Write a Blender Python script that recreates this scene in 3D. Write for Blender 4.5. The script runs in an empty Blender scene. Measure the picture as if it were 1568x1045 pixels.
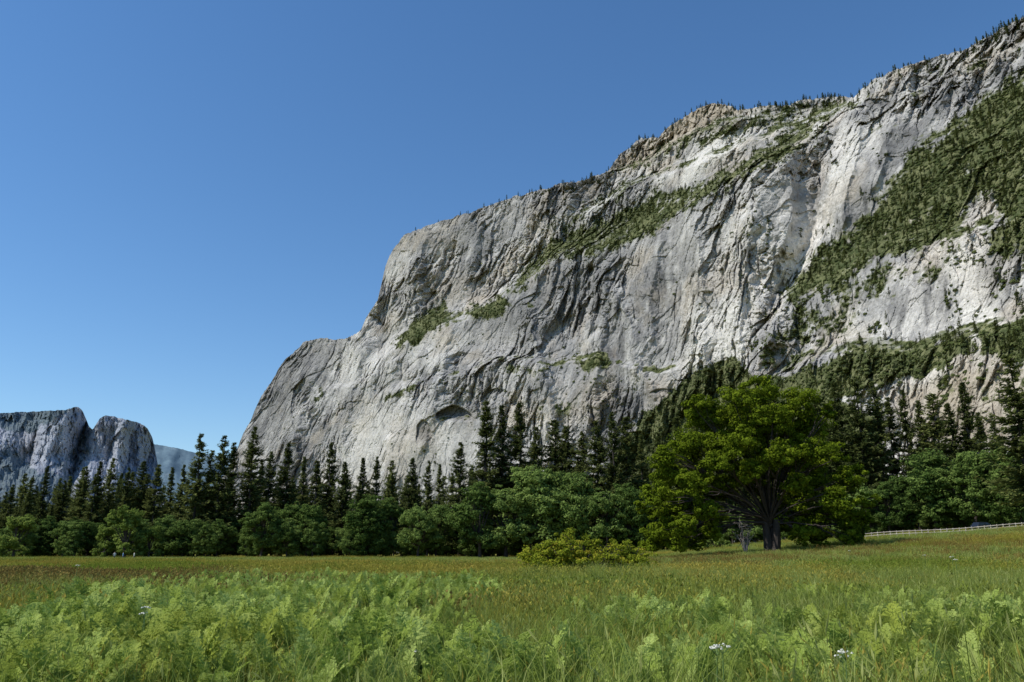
import bpy, math, numpy as np
from mathutils import Vector
rng = np.random.default_rng(7)
scene = bpy.context.scene
PW, F, CX, CY = 1568.0, 1220.0, 784.0, 522.5
EYE = 1.6
PITCH = math.atan((846-CY)/F)
cp, sp = math.cos(PITCH), math.sin(PITCH)

# ---------------------------------------------------------------- survey helpers
def bearing(px, py):
    a = (np.asarray(px, float)-CX)/F; b = (CY-np.asarray(py, float))/F
    x = a; y = cp - b*sp; z = sp + b*cp
    h = np.sqrt(x*x+y*y)
    return x/h, y/h, z/h
def ss(t):
    t = np.clip(t, 0, 1); return t*t*(3-2*t)
def ground_h(x, y):
    x = np.asarray(x, float); y = np.asarray(y, float)
    h = 6.0*ss(x/110)*ss((y-20)/110)
    h = h + 0.12*np.sin(x*0.21+1.0)*np.cos(y*0.17) + 0.08*np.sin(x*0.5+y*0.33)
    return h
def gpos(px, Y):
    x = (px-CX)/F*Y*cp
    return x, Y, float(ground_h(x, Y))

# ---------------------------------------------------------------- numpy noise
def _h(i, j, k, seed):
    n = (i.astype(np.int64)*374761393 + j.astype(np.int64)*668265263 + k.astype(np.int64)*2147483647*3 + seed*974711) & 0xFFFFFFFF
    n = n.astype(np.uint64)
    n = ((n ^ (n >> np.uint64(13)))*np.uint64(1274126177)) & np.uint64(0xFFFFFFFF)
    n = ((n ^ (n >> np.uint64(16)))*np.uint64(2246822519)) & np.uint64(0xFFFFFFFF)
    n = n ^ (n >> np.uint64(15))
    return (n & np.uint64(0xFFFFFF)).astype(np.float64)/float(0xFFFFFF)
def vnoise(x, y, z, seed=0):
    xi, yi, zi = np.floor(x), np.floor(y), np.floor(z)
    fx, fy, fz = x-xi, y-yi, z-zi
    fx = fx**3*(fx*(fx*6-15)+10); fy = fy**3*(fy*(fy*6-15)+10); fz = fz**3*(fz*(fz*6-15)+10)
    r = 0
    for a in (0, 1):
        wa = fx if a else 1-fx
        for b in (0, 1):
            wb = fy if b else 1-fy
            for c in (0, 1):
                wc = fz if c else 1-fz
                r = r + wa*wb*wc*_h(xi+a, yi+b, zi+c, seed)
    return r*2-1
def fbm(x, y, z, o=4, seed=0, gain=0.5):
    s, a, t = 0, 1.0, 0
    for q in range(o):
        s = s + a*vnoise(x*2**q, y*2**q, z*2**q, seed+q*17); t += a; a *= gain
    return s/t
def cells(u, v, seed=0):
    ui, vi = np.floor(u), np.floor(v)
    best = np.full(u.shape, 9e9); sec = np.full(u.shape, 9e9)
    ra = np.zeros(u.shape); rb = np.zeros(u.shape); rc = np.zeros(u.shape); du = np.zeros(u.shape); dv = np.zeros(u.shape)
    z = np.zeros(u.shape)
    for a in (-1, 0, 1):
        for b in (-1, 0, 1):
            ci, cj = ui+a, vi+b
            px = ci+_h(ci, cj, z, seed+1); py = cj+_h(ci, cj, z, seed+2)
            d = (u-px)**2+(v-py)**2
            m = d < best
            sec = np.where(m, best, np.minimum(sec, d))
            best = np.where(m, d, best)
            ra = np.where(m, _h(ci, cj, z, seed+3), ra); rb = np.where(m, _h(ci, cj, z, seed+4), rb); rc = np.where(m, _h(ci, cj, z, seed+5), rc)
            du = np.where(m, u-px, du); dv = np.where(m, v-py, dv)
    return ra*2-1, rb*2-1, rc*2-1, du, dv, np.sqrt(sec)-np.sqrt(best)
def blocks(u, v, seed, tilt=0.8):
    a, b, c, du, dv, e = cells(u, v, seed)
    return a*0.6 + tilt*(b*du + c*dv), e, a

# ---------------------------------------------------------------- mesh helpers
def mk_mesh(name, verts, faces, mats=(), mat_idx=None, attrs=None, smooth=False, color=None):
    me = bpy.data.meshes.new(name)
    verts = np.asarray(verts, np.float32)
    if not isinstance(faces, (list, tuple)): faces = [faces]
    faces = [np.asarray(f, np.int32) for f in faces if len(f)]
    nl = sum(f.size for f in faces); nf = sum(len(f) for f in faces)
    me.vertices.add(len(verts)); me.vertices.foreach_set('co', verts.ravel())
    me.loops.add(nl); me.polygons.add(nf)
    me.loops.foreach_set('vertex_index', np.concatenate([f.ravel() for f in faces]))
    tot = np.concatenate([np.full(len(f), f.shape[1], np.int32) for f in faces])
    st = np.concatenate([[0], np.cumsum(tot)[:-1]]).astype(np.int32)
    me.polygons.foreach_set('loop_start', st)
    if mat_idx is not None: me.polygons.foreach_set('material_index', np.asarray(mat_idx, np.int32))
    me.polygons.foreach_set('use_smooth', np.full(nf, smooth))
    for m in mats: me.materials.append(m)
    if attrs:
        for k, val in attrs.items():
            at = me.attributes.new(k, 'FLOAT', 'POINT'); at.data.foreach_set('value', np.asarray(val, np.float32))
    if color is not None:
        at = me.attributes.new('rockcol', 'FLOAT_COLOR', 'POINT')
        c4 = np.ones((len(verts), 4), np.float32); c4[:, :3] = color; at.data.foreach_set('color', c4.ravel())
    me.update(calc_edges=True)
    return me
def obj(name, me, loc=(0, 0, 0), rotz=0, scale=1, parent=None, link=True):
    o = bpy.data.objects.new(name, me)
    o.location = loc; o.rotation_euler = (0, 0, rotz)
    o.scale = (scale,)*3 if not hasattr(scale, '__len__') else scale
    if link: scene.collection.objects.link(o)
    if parent: o.parent = parent
    return o
def nrm(v): return v/np.maximum(np.linalg.norm(v, axis=-1, keepdims=True), 1e-9)
def diamonds(c, d, n, L, W, base):
    d = nrm(d); s = nrm(np.cross(d, n)); L = np.asarray(L)[:, None]; W = np.asarray(W)[:, None]
    v = np.stack([c-d*L*.5, c+s*W*.5-d*L*.08, c+d*L*.5, c-s*W*.5-d*L*.08], 1).reshape(-1, 3)
    f = base+np.arange(len(c)*4).reshape(-1, 4)
    return v, f
def tube(pts, rad, base, seg=7):
    pts = np.asarray(pts, float); n = len(pts)
    t = nrm(np.gradient(pts, axis=0))
    ref = np.array([0.31, 0.95, 0.1]); a = nrm(np.cross(t, ref)); b = np.cross(t, a)
    ang = np.linspace(0, 2*np.pi, seg, endpoint=False)
    r = np.asarray(rad)[:, None, None]
    v = pts[:, None, :] + r*(np.cos(ang)[None, :, None]*a[:, None, :]+np.sin(ang)[None, :, None]*b[:, None, :])
    i = np.arange(n-1)[:, None]*seg; j = np.arange(seg)[None, :]; j2 = (j+1) % seg
    f = np.stack([i+j, i+j2, i+seg+j2, i+seg+j], -1).reshape(-1, 4)+base
    return v.reshape(-1, 3), f
class Acc:
    def __init__(s): s.v = []; s.f = []; s.m = []; s.t = []; s.n = 0
    def add(s, v, f, m, t=0.5):
        s.v.append(v); s.f.append(f); s.m.append(np.full(len(f), m)); s.t.append(np.full(len(v), t) if np.isscalar(t) else t); s.n += len(v)
    def mesh(s, name, mats, smooth=False):
        return mk_mesh(name, np.concatenate(s.v), [np.concatenate(s.f)], mats, np.concatenate(s.m), {'tint': np.concatenate(s.t)}, smooth)

# ---------------------------------------------------------------- materials
def new_mat(name):
    m = bpy.data.materials.new(name); m.use_nodes = True
    nt = m.node_tree; nt.nodes.clear()
    return m, nt
def N(nt, t, **kw):
    n = nt.nodes.new(t)
    for k, v in kw.items(): setattr(n, k, v)
    return n
def ramp(nt, fac, stops):
    r = N(nt, 'ShaderNodeValToRGB'); e = r.color_ramp.elements
    e[0].position, e[0].color = stops[0][0], (*stops[0][1], 1)
    e[1].position, e[1].color = stops[-1][0], (*stops[-1][1], 1)
    for p, c in stops[1:-1]:
        x = e.new(p); x.color = (*c, 1)
    nt.links.new(fac, r.inputs[0]); return r.outputs[0]
def mix(nt, fac, a, b, mode='MIX'):
    n = N(nt, 'ShaderNodeMix', data_type='RGBA', blend_type=mode)
    for s, v in ((n.inputs[0], fac), (n.inputs[6], a), (n.inputs[7], b)):
        if hasattr(v, 'is_linked'): nt.links.new(v, s)
        else: s.default_value = v if not isinstance(v, tuple) else (*v, 1)
    return n.outputs[2]
def mth(nt, op, a, b=0.0, c=0.0, clamp=False):
    n = N(nt, 'ShaderNodeMath', operation=op, use_clamp=clamp)
    for s, v in zip(n.inputs, (a, b, c)):
        if hasattr(v, 'is_linked'): nt.links.new(v, s)
        else: s.default_value = v
    return n.outputs[0]
def noise(nt, vec, scale, detail=4, rough=.55, dist=0.0):
    n = N(nt, 'ShaderNodeTexNoise'); n.inputs['Scale'].default_value = scale; n.inputs['Detail'].default_value = detail
    n.inputs['Roughness'].default_value = rough; n.inputs['Distortion'].default_value = dist
    nt.links.new(vec, n.inputs['Vector']); return n.outputs['Fac']
def mapping(nt, vec, scale=(1, 1, 1), rot=(0, 0, 0)):
    n = N(nt, 'ShaderNodeMapping'); n.inputs['Scale'].default_value = scale; n.inputs['Rotation'].default_value = rot
    nt.links.new(vec, n.inputs['Vector']); return n.outputs[0]
def attr(nt, name, out='Fac'):
    n = N(nt, 'ShaderNodeAttribute', attribute_name=name); return n.outputs[out]

def leaf_mat(name, dark, mid, light, transl=0.3, patch=None, var=.45):
    m, nt = new_mat(name)
    oi = N(nt, 'ShaderNodeObjectInfo')
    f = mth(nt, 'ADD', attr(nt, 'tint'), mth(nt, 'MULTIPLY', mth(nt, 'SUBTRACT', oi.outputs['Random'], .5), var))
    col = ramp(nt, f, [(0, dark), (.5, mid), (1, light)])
    if patch:
        geo = N(nt, 'ShaderNodeNewGeometry')
        nn = noise(nt, geo.outputs['Position'], patch[0], 2)
        fac = ramp(nt, nn, [(patch[2], (0, 0, 0)), (patch[3], (1, 1, 1))])
        col = mix(nt, fac, col, patch[1])
    p = N(nt, 'ShaderNodeBsdfDiffuse')
    nt.links.new(col, p.inputs['Color'])
    tr = N(nt, 'ShaderNodeBsdfTranslucent'); nt.links.new(col, tr.inputs[0])
    mx = N(nt, 'ShaderNodeMixShader'); mx.inputs[0].default_value = transl
    nt.links.new(p.outputs[0], mx.inputs[1]); nt.links.new(tr.outputs[0], mx.inputs[2])
    o = N(nt, 'ShaderNodeOutputMaterial'); nt.links.new(mx.outputs[0], o.inputs[0])
    return m
def plain(name, c1, c2, scale=3, rough=.8, metal=0):
    m, nt = new_mat(name)
    tc = N(nt, 'ShaderNodeTexCoord')
    col = ramp(nt, noise(nt, tc.outputs['Object'], scale, 2), [(.3, c1), (.7, c2)])
    p = N(nt, 'ShaderNodeBsdfPrincipled'); p.inputs['Roughness'].default_value = rough; p.inputs['Metallic'].default_value = metal
    nt.links.new(col, p.inputs['Base Color'])
    o = N(nt, 'ShaderNodeOutputMaterial'); nt.links.new(p.outputs[0], o.inputs[0])
    return m

M_bark = plain('bark', (.022, .017, .013), (.05, .037, .03), 2)
M_deadwood = plain('dead_wood', (.12, .10, .09), (.24, .21, .19), 3)
M_pine = leaf_mat('pine_needles', (.042, .056, .016), (.098, .120, .036), (.18, .20, .06), .25, var=.6)
M_oakfar = leaf_mat('oak_leaves_far', (.05, .088, .020), (.125, .185, .044), (.21, .285, .075), .32, var=.8)
M_oak = leaf_mat('oak_leaves', (.06, .09, .008), (.155, .21, .015), (.27, .325, .030), .38)
M_willow = leaf_mat('willow_leaves', (.08, .13, .026), (.18, .24, .05), (.28, .34, .08), .35)
M_bush = leaf_mat('bush_leaves', (.12, .16, .015), (.27, .31, .03), (.45, .34, .045), .4)
M_fern = leaf_mat('fern_fronds', (.14, .19, .03), (.31, .40, .075), (.48, .57, .17), .42, patch=(.3, (.37, .41, .07), .5, .75))
M_grass = leaf_mat('grass_blades', (.11, .15, .03), (.23, .29, .055), (.38, .41, .14), .38)
M_gold = leaf_mat('golden_grass', (.15, .15, .025), (.31, .27, .042), (.45, .37, .085), .35, patch=(.05, (.19, .25, .038), .46, .60))
M_shrub = leaf_mat('shrub_leaves', (.042, .058, .022), (.095, .118, .042), (.16, .18, .07), .18, var=.7)

M_rock, nt = new_mat('granite')
geo = N(nt, 'ShaderNodeNewGeometry'); P = geo.outputs['Position']
g = noise(nt, P, .16, 4, .75)
col = mix(nt, 1.0, attr(nt, 'rockcol', 'Color'), ramp(nt, g, [(.28, (.58, .58, .58)), (.5, (1, 1, 1)), (.75, (1.28, 1.28, 1.28))]), 'MULTIPLY')
bp = N(nt, 'ShaderNodeBump'); bp.inputs['Strength'].default_value = .8; bp.inputs['Distance'].default_value = 3
nt.links.new(g, bp.inputs['Height'])
p = N(nt, 'ShaderNodeBsdfDiffuse'); p.inputs['Roughness'].default_value = .6
nt.links.new(col, p.inputs['Color']); nt.links.new(bp.outputs[0], p.inputs['Normal'])
o = N(nt, 'ShaderNodeOutputMaterial'); nt.links.new(p.outputs[0], o.inputs[0])

def L3(a, b, f): return a*(1-f[..., None])+np.asarray(b)*f[..., None]
def rock_color(X, Y, Z, bright, tan, veg, edges, tones, s=1.0, blue=0.0, slope_veg=None):
    big = np.clip(.5+1.3*fbm(X*.004*s, Y*.004*s, Z*.004*s, 5, 601, .6), 0, 1)
    col = L3(np.zeros(X.shape+(3,))+np.array([.285, .278, .268]), (.53, .505, .465), ss(big))
    for e_ in tones: col = col*(1+e_)[..., None]
    st = fbm(X*.05*s, Y*.05*s, Z*.0045*s, 4, 611, .6); reg = ss(.5+2.0*fbm(X*.003*s, Y*.003*s, Z*.003*s, 3, 621))
    col = L3(col, (.135, .132, .132), np.clip((st-.03)*3.2, 0, 1)*.65*reg)
    st = fbm(X*.12*s, Y*.12*s, Z*.007*s, 3, 631, .6)
    col = L3(col, (.15, .148, .146), np.clip((st-.10)*3.5, 0, 1)*.5*reg)
    st = fbm((X+.15*Z)*.03*s, (Y-.15*Z)*.03*s, Z*.008*s, 4, 641, .6)
    col = L3(col, (.66, .635, .59), np.clip((st-.04)*3, 0, 1)*.5)
    tn = fbm(X*.009*s, Y*.009*s, Z*.009*s, 4, 651, .6)
    col = L3(col, (.50, .42, .31), np.clip((tn-.06)*3, 0, 1)*.42)
    ml = fbm(X*.035*s, Y*.035*s, Z*.03*s, 5, 661, .75)
    mreg = ss(.5+2.0*fbm(X*.006*s, Y*.006*s, Z*.006*s, 3, 665))
    col = L3(col, (.13, .128, .123), np.clip((ml-.05)*3.5, 0, 1)*.55*mreg)
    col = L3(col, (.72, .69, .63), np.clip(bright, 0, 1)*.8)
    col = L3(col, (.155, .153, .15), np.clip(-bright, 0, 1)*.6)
    tc_ = L3(np.zeros(X.shape+(3,))+np.array([.27, .21, .13]), (.52, .44, .33), np.clip(.5+fbm(X*.03*s, Y*.03*s, Z*.03*s, 4, 671, .7), 0, 1))
    tf = np.clip(tan*.85, 0, 1)[..., None]; col = col*(1-tf)+tc_*tf
    for e_, w_, am in edges:
        brk = ss(.45+2.6*fbm(X*.010*s, Y*.010*s, Z*.010*s, 2, 681+int(w_*1000)))
        col = L3(col, (.05, .05, .05), np.clip(1-e_/w_, 0, 1)*am*brk)
    v = veg+.62*fbm(X*.035*s, Y*.035*s, Z*.035*s, 5, 691, .8)
    if slope_veg is not None: v = np.maximum(v, slope_veg+.45*fbm(X*.02*s, Y*.02*s, Z*.02*s, 4, 701, .7))
    vf = np.clip((v-.46)*7, 0, 1)
    vc = L3(np.zeros(X.shape+(3,))+np.array([.055, .072, .030]), (.20, .205, .10), np.clip(.5+1.2*fbm(X*.05*s, Y*.05*s, Z*.05*s, 4, 711, .8), 0, 1))
    col = col*(1-vf[..., None])+vc*vf[..., None]
    if blue: col = col*(1-blue)+np.array([.23, .31, .46])*blue  # distance haze mixed into the surface colour as a flat blue
    return col, vf

# ---------------------------------------------------------------- polygon masks
def sdf_poly(x, y, poly):
    poly = np.array(poly, float); n = len(poly)
    d = np.full(x.shape, 9e9); ins = np.zeros(x.shape, bool)
    for i in range(n):
        a, b = poly[i], poly[(i+1) % n]
        ex, ey = b-a; wx, wy = x-a[0], y-a[1]
        t = np.clip((wx*ex+wy*ey)/(ex*ex+ey*ey+1e-9), 0, 1)
        d = np.minimum(d, (wx-ex*t)**2+(wy-ey*t)**2)
        c = ((a[1] > y) != (b[1] > y)) & (x < (b[0]-a[0])*(y-a[1])/(b[1]-a[1]+1e-12)+a[0])
        ins ^= c
    d = np.sqrt(d)
    return np.where(ins, -d, d)
def soft(x, y, poly, w): return np.clip(.5 - sdf_poly(x, y, poly)/(2*w), 0, 1)

# ---------------------------------------------------------------- main granite wall
sil = np.array([(250,830),(300,790),(345,725),(362,690),(372,665),(385,640),(405,600),(430,560),(450,538),(470,521),(490,516),(515,521),(540,516),(553,505),(562,484),(578,460),(585,430),(590,408),(602,383),(622,358),(650,347),(690,335),(740,318),(790,300),(850,285),(900,275),(932,262),(950,236),(980,212),(1008,210),(1035,186),(1070,166),(1092,158),(1112,160),(1135,168),(1165,163),(1200,162),(1230,152),(1280,147),(1308,148),(1340,122),(1380,103),(1420,92),(1470,77),(1500,64),(1530,47),(1568,25),(1640,-5),(1720,-30),(1900,-60),(2050,-40)], float)
cols = np.concatenate([np.linspace(252, 1590, 1150), np.linspace(1594, 2040, 110)])
nc = len(cols); nr = 580
top = np.interp(cols, sil[:, 0], sil[:, 1])
jag = 3.5*fbm(cols*.05, cols*0, cols*0, 5, 3, .65)+1.0*np.round(2*fbm(cols*.11, cols*0+5, cols*0, 3, 9))
top = top + jag
t = np.linspace(0, 1, nr)[:, None]
PX = np.repeat(cols[None, :], nr, 0); PY = 880+(top[None, :]-880)*t
bx, by, te = bearing(PX, PY)
r0 = np.interp(PX, [250, 400, 600, 760, 900, 1050, 1200, 1400, 1568, 1800, 2040], [3100, 2750, 2300, 2000, 1750, 1520, 1330, 1080, 900, 720, 600])
cot = np.interp(PX, [250, 400, 520, 600, 900, 1200, 1350, 1568, 2040], [.9, .75, .55, .32, .34, .38, .5, .62, .62])
r = r0/(1-np.minimum(te, .9)*cot)
wn = 11*fbm(PX*.02, PY*.02, PX*0, 5, 21, .6)
def step_above(pts, amt, w):
    p = np.array(pts, float)
    L = np.interp(PX, p[:, 0], p[:, 1])
    lo, hi = p[0, 0], p[-1, 0]
    fade = ss((PX-lo)/60)*ss((hi-PX)/60)
    return amt*fade*ss((L+wn-PY)/w)
r = r + step_above([(540,600),(600,545),(640,515),(700,495),(760,475),(800,440),(850,405),(900,390),(960,375),(1010,345),(1060,315),(1110,285),(1180,250),(1245,215),(1340,150)], 150, 34)
r = r + step_above([(860,345),(900,330),(960,290),(1040,262),(1130,232),(1200,205),(1280,175),(1330,150)], 100, 18)
r = r + step_above([(900,270),(950,262),(1020,232),(1100,190),(1200,178),(1330,160)], 130, 10)
r = r + step_above([(560,612),(620,600),(700,575),(760,560),(850,562),(930,552),(1010,575),(1080,560)], 40, 14)
r = r + step_above([(450,640),(500,602),(560,585),(600,560),(640,545)], 30, 10)
r = r + step_above([(1150,600),(1200,585),(1300,540),(1400,548),(1480,520),(1600,500),(1800,480)], 60, 30)
r = r + step_above([(1180,470),(1250,455),(1320,400),(1430,380),(1500,360),(1600,340),(1800,300)], 60, 30)
gx = np.interp(PY, [100, 160, 240, 330, 400, 460, 580, 700], [1330, 1300, 1262, 1248, 1225, 1188, 1130, 1080])
r = r - 55*ss((PX-gx+wn)/20)*ss((PY-150)/120)
r = r + 22*np.exp(-((PX-gx+wn)/9)**2)*ss((PY-170)/60)*ss((520-PY)/80)
r = r - 45*ss((PX+(PY-500)*.35+wn*1.5-640)/24)*ss((900-PX)/100)*ss((PY-520)/50)
for (xa, ya, xb, yb, am, w) in [(700,500,640,700,30,20),(800,455,860,690,35,22),(930,400,905,640,30,18),(1010,350,985,560,25,16),(1070,320,1075,560,22,14),(1160,270,1130,540,25,16),(1220,230,1195,430,22,10),
                            (655,350,620,510,28,12),(740,330,700,480,22,12),(820,300,780,420,18,12),(1320,170,1290,350,24,12),(1400,110,1330,300,26,14),(1480,90,1420,190,22,12),(880,300,850,360,16,8),(480,560,440,700,40,16),(1100,215,1080,255,20,10),(940,440,1000,620,24,12),(560,520,520,700,26,14)]:
    xx = xa+(PY-ya)*(xb-xa)/(yb-ya)
    g = ss((PY-min(ya,yb)+25)/50)*ss((max(ya,yb)+25-PY)/50)
    u = (PX-xx+wn*1.2)/w
    r = r - am*1.3*g*np.where(u > 0, np.exp(-np.maximum(u, 0)*1.1), np.exp(-(u/1.6)**2))
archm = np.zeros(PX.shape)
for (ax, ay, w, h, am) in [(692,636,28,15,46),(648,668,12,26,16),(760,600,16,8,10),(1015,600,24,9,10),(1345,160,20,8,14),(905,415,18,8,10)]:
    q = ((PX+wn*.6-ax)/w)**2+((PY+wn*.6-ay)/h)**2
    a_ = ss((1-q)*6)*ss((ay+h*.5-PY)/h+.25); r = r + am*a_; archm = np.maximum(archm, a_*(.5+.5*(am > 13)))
X = bx*r; Y = by*r; Z = te*r+EYE
S = X*.638-Y*.77
wz = 34*fbm(X*.006, Y*.006, Z*.006, 4, 31, .6); ws = 34*fbm(X*.006, Y*.006, Z*.006, 4, 41, .6)
s1, z1 = S+ws, Z+wz
b1, e1, a1 = blocks((s1-.3*z1)/120, (z1+.2*s1)/170, 5)
b2, e2, a2 = blocks((s1-.12*z1)/38, (z1+.15*s1)/90, 15)
b2b, e2b, a2b = blocks((s1-.6*z1)/44, (z1+.5*s1)/100, 115)
b3, e3, a3_ = blocks((s1-.1*z1)/15, (z1+.3*s1)/24, 25)
b4, e4, a4 = blocks((s1+.1*z1)/7, (z1)/9, 35)
mA = ss(.62+2.2*fbm(X*.003, Y*.003, Z*.003, 3, 57))
rough = .32+1.4*ss(.5+1.7*fbm(X*.0045, Y*.0045, Z*.0045, 4, 51, .6))
smooth_slab = np.maximum.reduce([soft(PX, PY, p, 14) for p in (
    [(1085,200),(1150,195),(1120,235),(1060,265),(1035,290)], [(1280,190),(1400,110),(1380,200),(1340,290),(1280,340),(1255,290)], [(1060,430),(1160,400),(1140,560),(1085,560)], [(560,640),(650,600),(760,640),(700,720),(520,720)])])
rough = rough*(1-.5*smooth_slab)
flute = (1-np.abs(fbm((s1-.1*z1)/42, z1/300, s1*0, 3, 55)))**6
disp = rough*(20*b1+15*b2*mA+14*b2b*(1-mA)+8.0*b3+4.0*b4+15*flute) + rough*(14*fbm(X*.006, Y*.006, Z*.006, 3, 61)+8*fbm(X*.03, Y*.03, Z*.03, 5, 71, .75))+16*fbm(X*.004, Y*.004, Z*.003, 2, 63)
r = r + disp
X = bx*r; Y = by*r; Z = te*r+EYE
Pg = np.stack([X, Y, Z], -1)
nn_ = nrm(np.cross(np.gradient(Pg, axis=1), np.gradient(Pg, axis=0))); nz = np.abs(nn_[..., 2])
kk = np.ones(7)/7
def blur(a):
    a = np.apply_along_axis(lambda m: np.convolve(m, kk, 'same'), 0, a); return np.apply_along_axis(lambda m: np.convolve(m, kk, 'same'), 1, a)
nzb = blur(nz)
veg = np.zeros(PX.shape)
jx = PX+18*fbm(PX*.025, PY*.025, PX*0, 5, 81, .75); jy = PY+16*fbm(PX*.025, PY*.025, PX*0+9, 5, 91, .75)
VP = [([(600,532),(640,490),(682,460),(702,486),(650,514),(612,540)], .88, 10), ([(712,480),(768,444),(786,462),(730,494)], .88, 8),
      ([(770,450),(800,400),(840,366),(875,342),(930,326),(990,292),(1030,286),(1080,270),(1160,230),(1235,184),(1270,205),(1190,258),(1110,294),(1060,330),(1010,358),(955,386),(900,402),(850,408),(800,452)], .68, 15),
      ([(820,350),(900,300),(990,255),(1060,240),(1010,278),(930,326),(860,362)], .50, 11),
      ([(930,268),(1010,214),(1100,175),(1200,162),(1330,142),(1290,188),(1230,204),(1150,202),(1040,240),(950,280)], .54, 10),
      ([(1620,90),(1530,125),(1450,195),(1400,225),(1362,280),(1325,330),(1275,368),(1232,402),(1192,445),(1205,470),(1290,446),(1340,405),(1410,390),(1460,376),(1484,330),(1520,300),(1535,340),(1500,380),(1540,412),(1620,385),(1800,300),(1800,60)], .84, 20),
      ([(1150,600),(1200,580),(1250,562),(1305,533),(1400,540),(1475,510),(1490,540),(1400,580),(1330,594),(1270,614),(1180,625)], 1., 9),
      ([(1020,612),(1070,562),(1128,550),(1150,570),(1200,580),(1260,600),(1350,640),(1350,760),(920,760),(950,680),(990,636)], 1.1, 7),
      ([(880,554),(925,535),(945,562),(900,570)], .9, 6), ([(585,608),(640,586),(640,600),(595,614)], .75, 5), ([(470,610),(500,596),(500,608),(475,618)], .65, 4),
      ([(1490,505),(1568,480),(1700,470),(1700,530),(1568,550),(1500,545)], .85, 8),
      ([(1190,470),(1260,450),(1340,400),(1460,390),(1440,450),(1340,470),(1300,530),(1200,580),(1150,560)], .48, 14),
      ([(1450,560),(1600,520),(1700,520),(1700,700),(1400,640)], .36, 12), ([(760,562),(930,545),(925,562),(780,577)], .52, 6), ([(880,460),(900,440),(905,470),(885,480)], .45, 5),
      ([(380,665),(560,560),(640,600),(400,720)], .24, 15), ([(800,620),(900,600),(880,640),(820,640)], .42, 10), ([(1330,150),(1568,50),(1568,90),(1400,150)], .4, 10), ([(940,330),(1060,300),(1040,340),(960,380)], .8, 10)]
for p, a, w in VP: veg = np.maximum(veg, a*soft(jx, jy, p, w))
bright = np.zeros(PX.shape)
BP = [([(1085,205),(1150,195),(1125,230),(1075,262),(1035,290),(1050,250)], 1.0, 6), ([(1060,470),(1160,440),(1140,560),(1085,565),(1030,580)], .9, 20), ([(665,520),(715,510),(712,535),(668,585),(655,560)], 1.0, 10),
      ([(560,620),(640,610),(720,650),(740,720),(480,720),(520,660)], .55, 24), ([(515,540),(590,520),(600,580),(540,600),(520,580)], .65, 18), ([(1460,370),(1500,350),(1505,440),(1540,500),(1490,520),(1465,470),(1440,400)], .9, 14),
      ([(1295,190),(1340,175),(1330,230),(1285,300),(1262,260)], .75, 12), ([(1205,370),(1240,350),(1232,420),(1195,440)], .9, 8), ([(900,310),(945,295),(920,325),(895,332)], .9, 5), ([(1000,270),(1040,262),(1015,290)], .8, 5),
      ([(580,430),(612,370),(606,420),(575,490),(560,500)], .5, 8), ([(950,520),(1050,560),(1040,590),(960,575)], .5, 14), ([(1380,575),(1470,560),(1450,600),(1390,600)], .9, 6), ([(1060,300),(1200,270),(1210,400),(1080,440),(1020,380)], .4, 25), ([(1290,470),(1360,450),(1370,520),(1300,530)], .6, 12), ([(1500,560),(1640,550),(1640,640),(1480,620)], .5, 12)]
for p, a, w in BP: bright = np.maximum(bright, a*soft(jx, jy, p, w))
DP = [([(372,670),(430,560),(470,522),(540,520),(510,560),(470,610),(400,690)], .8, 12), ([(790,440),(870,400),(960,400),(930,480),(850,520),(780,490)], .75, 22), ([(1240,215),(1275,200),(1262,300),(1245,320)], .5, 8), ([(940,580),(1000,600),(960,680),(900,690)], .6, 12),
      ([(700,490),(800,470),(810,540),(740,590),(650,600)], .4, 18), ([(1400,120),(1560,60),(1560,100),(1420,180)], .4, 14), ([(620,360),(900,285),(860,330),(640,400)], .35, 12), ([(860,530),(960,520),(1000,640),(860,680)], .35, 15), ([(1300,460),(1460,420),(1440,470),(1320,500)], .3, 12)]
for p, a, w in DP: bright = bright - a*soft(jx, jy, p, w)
bright = bright-archm*1.5  # overhang shade painted dark into the rock colour of the arch recesses
tan = np.zeros(PX.shape)
for p, a, w in [([(930,262),(1010,200),(1095,145),(1140,165),(1050,215),(960,265)], .75, 6), ([(1360,600),(1480,560),(1700,540),(1700,680),(1400,680)], .7, 12), ([(880,590),(945,560),(940,640),(880,640)], .3, 10), ([(660,520),(700,510),(690,530),(662,550)], .4, 5), ([(1490,330),(1568,400),(1500,470),(1440,420)], .2, 15), ([(640,420),(760,420),(760,460),(660,470)], .3, 10), ([(600,660),(680,650),(670,700),(590,700)], .3, 10)]:
    tan = np.maximum(tan, a*soft(jx, jy, p, w))
slope_veg = np.clip((nzb-.50)*2.6, 0, .55)*(PX > 590)
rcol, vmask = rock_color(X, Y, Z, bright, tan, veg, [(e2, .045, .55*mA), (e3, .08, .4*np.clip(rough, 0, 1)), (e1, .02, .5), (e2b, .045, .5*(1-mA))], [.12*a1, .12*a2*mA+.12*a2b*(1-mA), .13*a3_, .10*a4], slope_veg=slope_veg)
extra = []
for k in range(1, 9):
    rr = r[-1]+k*k*18; zz = Z[-1]-k*k*5.0-2
    extra.append((bx[-1]*rr, by[-1]*rr, zz))
Xa = np.vstack([X]+[e[0][None] for e in extra]); Ya = np.vstack([Y]+[e[1][None] for e in extra]); Za = np.vstack([Z]+[e[2][None] for e in extra])
def grid_faces(nr, nc):
    i = np.arange(nr-1)[:, None]*nc; j = np.arange(nc-1)[None, :]
    return np.stack([i+j, i+j+1, i+nc+j+1, i+nc+j], -1).reshape(-1, 4)
V = np.stack([Xa, Ya, Za], -1).reshape(-1, 3)
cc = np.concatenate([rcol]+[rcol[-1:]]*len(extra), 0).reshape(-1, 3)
obj('granite_cliff', mk_mesh('granite_cliff', V, [grid_faces(Xa.shape[0], nc)], [M_rock], color=cc))

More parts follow.
